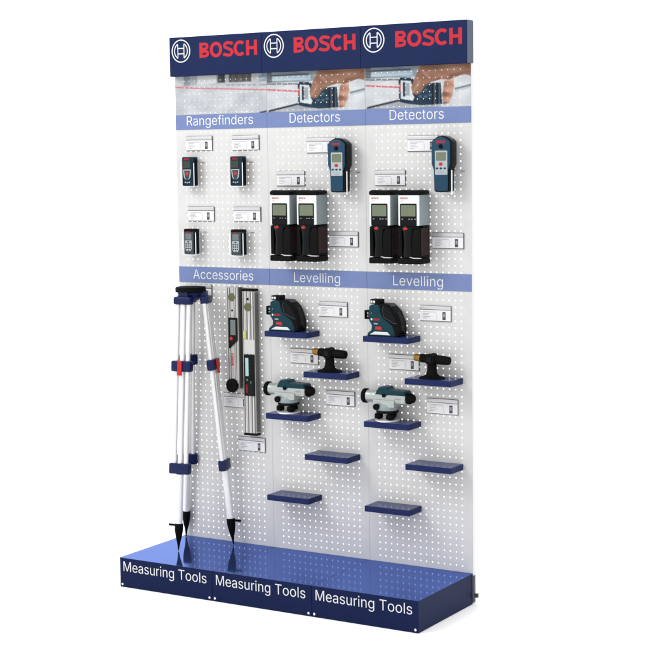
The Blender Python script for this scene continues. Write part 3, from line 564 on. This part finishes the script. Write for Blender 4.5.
# ------------------------------------------------------------------ blue stud detectors
def make_detector():
    t = thing('stud_detector', '', 'detector', (0, 0, 0), 'blue stud detectors on the pegboard')
    def outline(g):
        L = [(0.036 - g, .006), (.0375 - g, .090), (.0475 - g, .116), (.0480 - g, .205), (.040 - g * .8, .2155 - g * .6), (.020, .2275 - g), (0, .2325 - g)]
        P = L + [(-x, z) for x, z in L[::-1][1:]]
        P += [(-.030 + g, .0012 + g * .8), (0, -.001 + g), (.030 - g, .0012 + g * .8)]
        return P
    MB().prism(outline(0), -.070, -.026, .006, 3).build('body', 'glossblack', t)
    MB().prism(outline(.0062), -.0785, -.0705, .0040, 3).build('front_shell', 'denim', t)
    MB().prism(rrect(-.0265, .0305, .071, .170, .004), -.0800, -.0783, .0005, 1).build('display_panel', 'keypad', t)
    MB().prism(rrect(-.0205, .0250, .129, .163, .002), -.0808, -.0801, .0002, 1).build('screen', 'lcd', t)
    MB().prism(circ(.0005, .115, .0085, .0065), -.0822, -.0801, .0008, 1).build('red_button', 'redplastic', t)
    b = MB()
    for dx in (-.018, 0, .018): b.prism(circ(.001 + dx, .0975, .0058, .0042, 12), -.0812, -.0801, .0004, 1)
    b.build('small_button', 'denim', t)
    b = MB()
    b.box(-.016, .018, -.0805, -.0801, .0825, .0840); b.box(-.012, .014, -.0805, -.0801, .0775, .0788)
    b.build('print_lines', 'ink', t)
    MB().lathe((0, -.0783, .1875), (0, -1, 0), [(0, .0095), (.003, .0090), (.0045, .0065), (.0048, 0)], 20).build('sensor_knob', 'black', t)
    text_mesh('BOSCH', -.0195, .0195, .2010, .0095, -.0791, 'red', 'lettering', t, 0.025, .0005)
    return t
dt = make_detector(); dt.location = (.8995, 0, 1.736); dt['label'] = 'blue stud detector with grey screen hanging in the middle bay'
dup(dt, (1.3985, 0, 1.737), 'blue stud detector with grey screen hanging in the right-hand bay near the board edge')
def make_dholder():
    t = thing('device_holder', '', 'holder', (0, 0, 0), 'clear holders carrying the stud detectors')
    MB().box(-.036, .026, -.0060, -.0014, -.006, .085, .001, 1).build('back_plate', 'holder', t)
    MB().box(-.020, .042, -.0600, -.0280, -.0060, -.0035, .001, 1).build('bottom_tray', 'holder', t)
    for sx in (.0400,): MB().box(sx, sx + .0045, -.0650, -.0605, -.0120, .090, .001, 1).build('edge_highlight_bar', 'holder', t)  # white bar painted as the highlight along the clear edge
    MB().tube([(.056, -.0010, .085), (.056, -.006, .085), (.074, -.006, .085)], .0013, 8).build('hook_pin', 'railedge', t)
    return t
dh = make_dholder(); dh.location = (.8995, 0, 1.736); dh['label'] = 'clear holder with white edge-highlight bar under the blue detector of the middle bay'
dup(dh, (1.3985, 0, 1.737), 'clear holder with white edge-highlight bar under the blue detector of the right-hand bay')

# ------------------------------------------------------------------ wall scanners
def make_scanner():
    t = thing('wall_scanner', '', 'wall scanner', (0, 0, 0), 'white and black wall scanners')
    W_ = .1005
    MB().box(0, W_, -.099, -.014, .160, .288, .004, 3).build('upper_shell', 'greyshell', t)
    MB().prism(rrect(.0015, W_ - .0008, .1605, .2865, .003), -.1025, -.0993, .0012, 2).build('front_plate', 'lightplastic', t)
    c = MB().prism([(-.001, .2885), (W_ + .001, .2885), (W_ + .001, .303), (W_ - .010, .308), (W_ - .040, .305), (.040, .3075), (.012, .309), (-.001, .302)], -.1035, -.0135, .003, 2)
    c.build('top_cap', 'black', t)
    MB().box(.055, .085, -.085, -.030, .3065, .3095, .001, 1).build('top_badge', 'keypad', t)
    MB().prism(rrect(.0095, .0880, .1590, .2520, .005), -.1040, -.1026, .0005, 1).build('screen_frame', 'glossblack', t)
    MB().prism(rrect(.0150, .0830, .1990, .2455, .002), -.1046, -.1041, .0002, 1).build('screen', 'lcd', t)
    b = MB()
    for x in (.018, .050, .062, .078): b.box(x, x + .007, -.1046, -.1041, .1865, .1890)
    b.build('small_button', 'keypad', t)
    # lower housing: recessed middle with a bulging grip, a flat foot
    MB().prism([(-.001, .026), (W_ + .001, .026), (W_ + .0012, .159), (-.0012, .159)], -.076, -.014, .002, 2).build('lower_housing', 'black', t)
    MB().prism([(.060, .030), (W_ + .001, .030), (W_ + .001, .148), (.072, .148), (.062, .120)], -.100, -.0765, .003, 2).prism([(-.001, .030), (.018, .030), (.014, .135), (.020, .148), (-.001, .148)], -.100, -.0765, .003, 2).build('side_guard', 'black', t)
    MB().box(W_ + .0013, W_ + .0027, -.094, -.018, .036, .150, .0008, 1).build('side_panel', 'brown', t)
    g = MB().lathe((.041, -.086, .028), (0, 0, 1), [(0, .024), (.02, .0235), (.06, .021), (.10, .024), (.122, .030), (.130, .027)], 24)
    g.build('grip', 'glossblack', t)
    MB().prism([(-.002, .1485), (.010, .1585), (.090, .1585), (W_ + .002, .1485), (.075, .1485), (.066, .142), (.020, .142), (.012, .1485)], -.1035, -.080, .001, 1).build('collar', 'black', t)
    MB().prism(circ(.041, .1480, .0105, .0048), -.1172, -.1100, .0012, 2).build('red_button', 'redplastic', t)
    MB().box(-.003, W_ + .003, -.105, -.0135, 0.0, .0255, .005, 3).build('foot', 'black', t)
    MB().prism([(.052, .0275), (.062, .0270), (.070, .0235), (W_ + .0035, .0235), (W_ + .0035, .0275), (.070, .0280), (.058, .031)], -.1065, -.0900, .001, 1).build('foot_trim', 'rail', t)
    text_mesh('BOSCH', .012, .045, .2705, .0070, -.1029, 'red', 'lettering', t, 0.02, .0004)
    MB().box(.012, .026, -.1029, -.1026, .2615, .2635).build('print_lines', 'ink', t)
    return t
sc = make_scanner()
for k, (x, lab) in enumerate(((.5745, 'white and black wall scanner, left of the pair in the middle bay'), (.7115, 'white and black wall scanner, right of the pair in the middle bay'),
                              (1.0725, 'white and black wall scanner, left of the pair in the right-hand bay'), (1.2100, 'white and black wall scanner, right of the pair in the right-hand bay'))):
    if k == 0: sc.location = (x, 0, 1.4385); sc['label'] = lab
    else: dup(sc, (x, 0, 1.4385), lab)

# ------------------------------------------------------------------ line lasers
def make_laser():
    t = thing('line_laser', '', 'line laser', (0, 0, 0), 'teal and black line lasers on shelves')
    y0, y1 = -.096, -.032
    P = [(.013, 0), (.160, 0), (.164, .030), (.161, .058), (.143, .101), (.126, .118), (.110, .1330), (.036, .134), (.024, .126), (.022, .066), (.036, .044), (.034, .026), (.016, .012)]
    MB().prism(P, y0, y1, .004, 3).build('body', 'teal', t)
    N1 = [(.148, .0), (.1660, .0), (.1700, .030), (.1670, .060), (.1480, .105), (.130, .124), (.113, .1375), (.066, .1385), (.074, .124), (.080, .098), (.092, .076), (.134, .048), (.146, .022)]
    MB().prism(N1, y0 - .0035, y1 + .0035, .005, 3).build('nose_shell', 'black', t)
    MB().prism([(.093, .116), (.099, .127), (.113, .125), (.128, .112), (.143, .094), (.157, .062), (.148, .058), (.101, .082)], y0 - .0056, y0 - .0036, .001, 1).build('side_window', 'glossblack', t)
    tr = MB()
    for a, b in (((.0985, .081), (.147, .057)), ((.147, .057), (.158, .058)), ((.0985, .081), (.0910, .116)), ((.0910, .116), (.098, .128))):
        tr.cyl((a[0], y0 - .0038, a[1]), (b[0], y0 - .0038, b[1]), .0016, .0016, 8)
    tr.build('trim_line', 'slate', t)
    MB().prism([(.1640, .010), (.1685, .012), (.1718, .032), (.1690, .061), (.1510, .103), (.1470, .101), (.163, .060), (.164, .032)], -.080, -.048, .001, 1).build('front_window', 'glossblack', t)
    MB().prism([(.112, .1365), (.127, .1250), (.129, .1275), (.114, .1392)], -.088, -.040, .0008, 1).build('top_badge', 'slate', t)
    cp = MB().box(.028, .075, -.094, -.050, .1365, .1560, .003, 2).build('top_emitter', 'black', t)
    b = MB()
    for x in (.0310, .0440): b.box(x, x + .0090, -.0952, -.0941, .1415, .1500, .0003, 1)
    b.build('emitter_window', 'card', cp)
    # side emitter loop at the left
    lp = MB()
    lp.box(-.001, .0035, -.092, -.060, .070, .108, .001, 1); lp.box(.0036, .0235, -.092, -.060, .1025, .108, .001, 1); lp.box(.0036, .0235, -.092, -.060, .070, .0755, .001, 1)
    lo = lp.build('side_emitter', 'black', t)
    b = MB(); b.box(.0045, .0110, -.080, -.062, .078, .0845, .0004, 1); b.box(.0045, .0110, -.080, -.062, .0900, .1000, .0004, 1); b.build('emitter_window', 'card', lo)
    MB().prism([(.026, .006), (.126, .006), (.112, .019), (.050, .019)], y0 - .0010, y0 + .001, .0003, 1).build('label_plate', 'lightplastic', t)
    MB().prism([(.054, .0275), (.086, .0260), (.082, .0410), (.054, .0405)], y0 - .0016, y0 + .001, .0008, 1).build('slide_switch', 'redplastic', t)
    MB().prism(circ(.036, .071, .0045, .0045, 14), y0 - .0008, y0 + .001).build('emblem', 'white', t)
    text_mesh('BOSCH', .046, .076, .0665, .0085, y0 - .0008, 'red', 'lettering', t, 0.025, .0006)
    MB().box(.047, .066, y0 - .0007, y0 - .0001, .0495, .0555).build('model_plate', 'greyshell', t)
    MB().box(.036, .0375, y0 - .0007, y0 - .0001, .093, .100).build('mark', 'greyshell', t)
    return t
la = make_laser(); la.location = (.5385, 0, 1.1302); la['label'] = 'teal and black line laser standing on the middle bay shelf'
dup(la, (1.0385, 0, 1.1302), 'teal and black line laser standing on the right-hand bay shelf')

# ------------------------------------------------------------------ black T-shaped mounts
def make_mount():
    t = thing('laser_mount', '', 'mount', (0, 0, 0), 'black T-shaped mounts on shelves')
    prof = [(0, .058), (.003, .0585), (.006, .052), (.010, .036), (.018, .026), (.030, .0215), (.066, .0205)]
    b = MB().lathe((0, 0, 0), (0, 0, 1), prof, 32)
    for v in b.bm.verts: v.co.y *= .72
    b.build('stand_foot', 'rubber', t)
    d = Vector((1, 0, -.045)).normalized(); o = Vector((-.052, 0, .0828))
    MB().lathe(o, d, [(0, .0165), (.004, .0180), (.030, .0185), (.036, .0200), (.066, .0205), (.072, .0190), (.090, .0195), (.120, .0185), (.134, .0165), (.137, .0120), (.137, 0)], 28).build('barrel', 'rubber', t)
    MB().cyl((-.001, -.0245, .081), (-.001, .0245, .081), .0235, None, 28, 0, .002).build('clamp_hub', 'rubber', t)
    MB().lathe((-.001, -.0246, .081), (0, -1, 0), [(0, .012), (.002, .0115), (.003, .008), (.003, 0)], 20).build('hub_screw', 'glossblack', t)
    MB().lathe(o - d * .0295, d, [(0, 0), (0, .0120), (.001, .0135), (.006, .0150), (.0092, .0142), (.012, .0155), (.0290, .0158)], 28).build('tip', 'gold', t)
    return t
mt = make_mount(); mt.location = (.8415, -.058, .9602); mt['label'] = 'black T-shaped mount with amber tip on the middle bay shelf'
dup(mt, (1.3415, -.058, .9602), 'black T-shaped mount with amber tip on the right-hand bay shelf')

# ------------------------------------------------------------------ optical levels
def make_optical():
    t = thing('optical_level', '', 'optical level', (0, 0, 0), 'silver and teal optical levels on shelves')
    ax = .1025; cx = .126
    pl = MB().lathe((cx - .002, 0, 0), (0, 0, 1), [(0, .050), (.001, .0525), (.006, .0525), (.0075, .050), (.0080, .030), (.0085, 0)], 40); pl.build('base_plate', 'tube', t)
    for a in (200, 320, 80):
        px, py = cx - .004 + .036 * math.cos(math.radians(a)), .036 * math.sin(math.radians(a))
        MB().lathe((px, py, .0086), (0, 0, 1), [(0, .006), (.003, .0160), (.006, .0178), (.019, .0178), (.023, .0150), (.024, .007), (.034, .007)], 20).build('levelling_screw', 'rubber', t)
    MB().lathe((cx - .002, 0, .0366), (0, 0, 1), [(0, .046), (.001, .0480), (.009, .0480), (.010, .044)], 36).build('tribrach', 'black', t)
    MB().lathe((cx - .002, 0, .047), (0, 0, 1), [(0, .043), (.003, .0450), (.016, .0450), (.018, .043), (.024, .040)], 36).build('circle_housing', 'greyshell', t)
    b = MB().prism(rrect(.073, .175, .0635, .093, .004), -.036, .036, .005, 3).box(.073, .223, -.029, .029, .0805, .1265, .006, 3)
    b.build('body', 'casting', t)
    MB().lathe((.0285, 0, ax), (1, 0, 0), [(0, .0250), (.001, .0262), (.030, .0262), (.034, .0275), (.0475, .0275)], 32).build('objective_tube', 'casting', t)
    MB().lathe((.0095, 0, ax), (1, 0, 0), [(0, .020), (.0002, .0300), (.003, .0315), (.016, .0315), (.0185, .029), (.0188, .020)], 32).build('objective_ring', 'rubber', t)
    MB().lathe((.0100, 0, ax), (-1, 0, 0), [(0, .0195), (.001, .012), (.0015, 0)], 28).build('lens', 'glossblack', t)
    MB().prism([(.080, .1150), (.094, .1400), (.102, .1490), (.134, .1490), (.146, .1370), (.216, .1350), (.224, .1290), (.224, .1150), (.140, .1150), (.132, .1090), (.118, .1090), (.112, .1150)], -.0315, .0315, .005, 3).build('top_cover', 'teal', t)
    MB().lathe((.1240, -.0316, .1125), (0, -1, 0), [(0, .0085), (.003, .008), (.004, .006), (.004, 0)], 16).build('focus_hub', 'black', t)
    MB().lathe((.2232, 0, ax), (1, 0, 0), [(0, .0220), (.002, .0245), (.012, .0245), (.018, .021), (.028, .0175), (.031, .0150), (.031, 0)], 28).build('eyepiece', 'rubber', t)
    MB().lathe((.094, -.0375, .0640), (0, -1, 0), [(0, .0125), (.002, .0135), (.012, .0135), (.014, .011), (.014, 0)], 20).build('drive_knob', 'rubber', t)
    MB().box(.176, .205, -.0300, -.0292, .098, .104).box(.180, .205, -.0300, -.0292, .088, .090).build('print_lines', 'ink', t)
    return t
ol = make_optical(); ol.location = (.503, -.058, .7642); ol['label'] = 'silver optical level with teal cover on the middle bay shelf'
dup(ol, (1.0025, -.058, .7642), 'silver optical level with teal cover on the right-hand bay shelf')

# ------------------------------------------------------------------ two aluminium levels
def ribs(b, xs, z0, z1, y, w=.0022, d=.0016):
    for x in xs: b.box(x - w / 2, x + w / 2, y - d, y - .00005, z0, z1, .0004, 1)
    return b
al = thing('folding_angle_level', 'shorter silver angle level with diagonal black display and round black pivot', 'angle level', (.289, 0, 0))
MB().box(0, .063, -.041, -.004, .850, 1.311, .0015, 1).build('leg_bar', 'silver', al)
ribs(MB(), (.0040, .0165, .0480, .0570), .852, 1.309, -.041).build('ribs', 'tube', al)  # ribs paler than the bar, their highlight put into the colour
ribs(MB(), (.0095, .0205, .0440, .0525), .852, 1.309, -.041, .0045, .0004).build('groove_shade', 'silverdark', al)  # flat dark strips paint the shade of grooves between the ribs
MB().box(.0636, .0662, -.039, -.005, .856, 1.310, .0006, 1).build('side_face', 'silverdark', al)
MB().box(.0666, .0800, -.014, -.002, .853, 1.306, .001, 1).build('second_arm', 'silverdark', al)
vb = MB().lathe((.0315, -.0412, 1.2660), (0, -1, 0), [(0, .0175), (.0022, .0185), (.0030, .0180), (.0030, .0165)], 28).build('vial_ring', 'silverdark', al)
MB().lathe((.0315, -.0415, 1.2660), (0, -1, 0), [(0, .0160), (.0028, .0160), (.0030, 0)], 28).build('vial', 'vial', vb)
MB().lathe((.0320, -.0412, 1.2060), (0, -1, 0), [(0, .0050), (.0008, .0048), (.0008, 0)], 16).build('hanging_hole', 'black', al)
dp = MB().prism([(.0145, 1.1730), (.0605, 1.1730), (.0605, 1.0700), (.0170, 1.0330), (.0145, 1.0360)], -.0475, -.0412, .0015, 2).build('display_panel', 'glossblack', al)
MB().prism(rrect(.0250, .0530, 1.0950, 1.1640, .002), -.0482, -.0476, .0002, 1).build('screen', 'lcdgrey', dp)
MB().prism(circ(.0290, 1.0790, .0085, .0080), -.0488, -.0476, .0004, 1).build('red_button', 'redplastic', dp)
text_mesh('BOSCH', .9560, 1.0120, .0340, .0110, -.0420, 'red', 'lettering', al, 0.025, .0006, True)
MB().box(.0290, .0330, -.0420, -.0414, .905, .945).build('print_lines', 'ink', al)
MB().lathe((.0300, -.0412, .8650), (0, -1, 0), [(0, .0300), (.003, .0310), (.012, .0310), (.015, .0285), (.0158, .0240), (.0162, 0)], 36).build('pivot_knob', 'rubber', al)
MB().lathe((.0660, -.0040, .8640), (0, -1, 0), [(0, .0160), (.012, .0160), (.013, .012), (.013, 0)], 24).build('pivot_gear', 'silverdark', al)

dl = thing('digital_spirit_level', 'longer silver spirit level with long black display and cyan screen', 'spirit level', (.375, 0, 0))
MB().box(0, .0655, -.040, -.010, .652, 1.296, .0015, 1).build('bar', 'silver', dl)
ribs(MB(), (.0130, .0330, .0535), .654, 1.294, -.040, .0030, .0016).build('ribs', 'tube', dl)  # paler ribs, highlight painted into the colour
ribs(MB(), (.0070, .0255, .0450, .0600), .654, 1.294, -.040, .0060, .0004).build('groove_shade', 'silverdark', dl)  # dark strips stand in for groove shade on the bar
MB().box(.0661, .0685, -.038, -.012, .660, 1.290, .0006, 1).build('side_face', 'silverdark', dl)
for z0, z1 in ((1.2965, 1.306), (.6425, .6515)): MB().box(-.001, .0690, -.0425, -.009, z0, z1, .0015, 2).build('end_cap', 'black', dl)
vb = MB().lathe((.0310, -.0412, 1.2240), (0, -1, 0), [(0, .0180), (.0016, .0190), (.0024, .0185), (.0024, .0170)], 28).build('vial_ring', 'silverdark', dl)
MB().lathe((.0310, -.0415, 1.2240), (0, -1, 0), [(0, .0165), (.0022, .0165), (.0024, 0)], 28).build('vial', 'vial', vb)
MB().lathe((.0310, -.0412, 1.2600), (0, -1, 0), [(0, .0058), (.0008, .0055), (.0008, 0)], 16).build('hanging_hole', 'black', dl)
MB().box(.0045, .0200, -.0432, -.0412, 1.080, 1.116, .0015, 2).build('plumb_vial', 'vialyellow', dl)
MB().box(.0080, .0650, -.0428, -.0412, 1.012, 1.078, .0006, 1).build('cover_plate', 'coverplate', dl)
dp = MB().prism(rrect(.0085, .0640, .8230, 1.0100, .003), -.0475, -.0414, .0015, 2).build('display_panel', 'glossblack', dl)
MB().prism(rrect(.0170, .0340, .9130, .9950, .002), -.0482, -.0476, .0002, 1).build('screen', 'lcdcyan', dp)
q = MB().prism(circ(.0260, .8960, .0045, .0045, 14), -.0484, -.0476); q.prism(circ(.0460, .8850, .0025, .0080, 12), -.0484, -.0476); q.build('small_button', 'lcdgrey', dp)
q = MB()
for k in range(5): q.box(.0400, .0425 + .003 * (k % 2), -.0480, -.0476, .925 + .014 * k, .928 + .014 * k)
q.build('print_lines', 'slate', dp)
text_mesh('BOSCH', .8380, .8740, .0270, .0080, -.0481, 'red', 'lettering', dp, 0.03, .0004, True)

# ------------------------------------------------------------------ tripod
tp = thing('tripod', 'white-legged survey tripod with blue clamps standing on the base', 'tripod', (.147, -.115, HB + .0002))
O = Vector((.147, -.115, HB + .0002))
def tl(v): return Vector(v) - O
def tpart(b, name, m, parent=None): return b.build(name, m, parent or tp)
tpart(MB().lathe(tl((.147, -.115, 1.2895)), (0, 0, 1), [(0, .030), (.0002, .0640), (.003, .0690), (.019, .0690), (.0235, .0660), (.0245, .0600), (.0248, .0300), (.0248, 0)], 40), 'head_plate', 'rubber')
tpart(MB().lathe(tl((.147, -.115, 1.2490)), (0, 0, 1), [(0, .028), (.008, .040), (.020, .052), (.033, .060), (.0402, .058)], 32), 'head_casting', 'tripodblue')
LEGS = [((.152, -.178, 1.252), (.163, -.272, .1325)), ((.098, -.078, 1.252), (.024, -.022, .1325)), ((.2135, -.090, 1.252), (.318, -.060, .1325))]
for li, (h, f) in enumerate(LEGS):
    h = Vector(h); f = Vector(f)
    rad = Vector((f.x - O.x, f.y - O.y, 0)).normalized()
    tan = Vector((-rad.y, rad.x, 0)); d = (f - h).normalized()
    nrm = tan.cross(d).normalized()
    if nrm.dot(rad) < 0: nrm = -nrm
    def at(z): return h + (f - h) * ((h.z - z) / (h.z - f.z))
    hb = MB().obox(tl(h + Vector((0, 0, .003))), tan, nrm, -d, .088 if li < 2 else .078, .038, .036, .010)
    hb.obox(tl(h + Vector((0, 0, .028)) - rad * .018), tan, rad, (0, 0, 1), .046, .046, .030, .005)
    tpart(hb, 'hinge_block', 'tripodblue')
    ur = MB()
    for s in (-1, 1): ur.cyl(tl(at(1.240) + tan * s * .029), tl(at(.50) + tan * s * .029), .0105, .0105, 20)
    tpart(ur, 'upper_rails', 'tube')
    mr = MB()
    mr.cyl(tl(at(1.240)), tl(at(.50)), .0125, .0125, 20)
    tpart(mr, 'inner_tube', 'tube')
    zc = .962 if li != 1 else .972
    mc = MB().obox(tl(at(zc)), tan, nrm, -d, .100, .036, .050, .010)
    tpart(mc, 'middle_clamp', 'tripodblue')
    side = 1 if li != 0 else 1
    lv = MB().obox(tl(at(zc - .008) + nrm * .0225 - tan * (.006 if li else -.0)), tan, (nrm + d * .12), -d, .0215, .0075, .066, .002)
    if li != 1: tpart(lv, 'lock_lever', 'redplastic')
    else: lv.bm.free()
    zl = .503
    tpart(MB().obox(tl(at(zl)), tan, nrm, -d, .102 if li < 2 else .088, .036, .050, .009), 'lower_clamp', 'tripodblue')
    tpart(MB().cyl(tl(at(zl - .026)), tl(at(.245)), .0165, .0160, 24), 'lower_tube', 'tube')
    ft = MB().lathe(tl(at(.256)), d, [(0, .017), (.002, .0195), (.030, .0190), (.060, .0140), (.082, .0085), (.100, .0050), (.1215, .0022), (.1225, 0)], 20)
    tpart(ft, 'spike_foot', 'rubber')
    pd = (Vector((-1, -.1, 0)), Vector((-.4, -.6, 0)), Vector((1, .1, 0)))[li].normalized()
    if li != 1: tpart(MB().cyl(tl(at(.248) + pd * .010), tl(at(.248) + pd * .052), .0052, .0052, 12, 0, .001), 'step_peg', 'rubber')

# ------------------------------------------------------------------ floor, light, camera
g = bmesh.new(); bmesh.ops.create_grid(g, x_segments=1, y_segments=1, size=60)
me = bpy.data.meshes.new('ground'); g.to_mesh(me); g.free(); me.materials.append(M['ground'])
go = bpy.data.objects.new('ground', me); COL.objects.link(go); go['kind'] = 'structure'; go.location = (0, 0, -0.001)

w = bpy.data.worlds.new('World'); S.world = w; w.use_nodes = True
bg = w.node_tree.nodes['Background']; bg.inputs['Color'].default_value = (1, 1, 1, 1); bg.inputs['Strength'].default_value = 1.5
def area(name, loc, target, size, power):
    l = bpy.data.lights.new(name, 'AREA'); l.shape = 'RECTANGLE'; l.size = size[0]; l.size_y = size[1]; l.energy = power
    o = bpy.data.objects.new(name, l); COL.objects.link(o); o.location = loc
    o.rotation_euler = (Vector(target) - Vector(loc)).to_track_quat('-Z', 'Y').to_euler()
    return o
area('softbox', (-1.6, -3.6, 4.6), (.75, 0, 1.3), (2.2, 2.2), 150)

cam = bpy.data.cameras.new('camera'); co = bpy.data.objects.new('camera', cam); COL.objects.link(co)
yaw, pitch, roll = (math.radians(a) for a in (31.31177, 5.81221, -0.743539))
ca, sa, cp, sp, cr, sr = math.cos(yaw), math.sin(yaw), math.cos(pitch), math.sin(pitch), math.cos(roll), math.sin(roll)
F = Vector((-sa * cp, ca * cp, -sp)); Rr = Vector((ca, sa, 0)); U = Rr.cross(F)
R2 = Rr * cr + U * sr; U2 = U * cr - Rr * sr
mw = Matrix((R2, U2, -F)).transposed().to_4x4(); mw.translation = Vector((4.44809, -6.02192, 1.87292))
co.matrix_world = mw
cam.sensor_width = 36; cam.lens = 1616.43 / 650 * 36; cam.clip_end = 300; cam.clip_start = 0.1
S.camera = co
S.render.resolution_x = 1024; S.render.resolution_y = 1024
S.view_settings.view_transform = 'Standard'; S.view_settings.look = 'None'; S.view_settings.exposure = 0; S.view_settings.gamma = 1
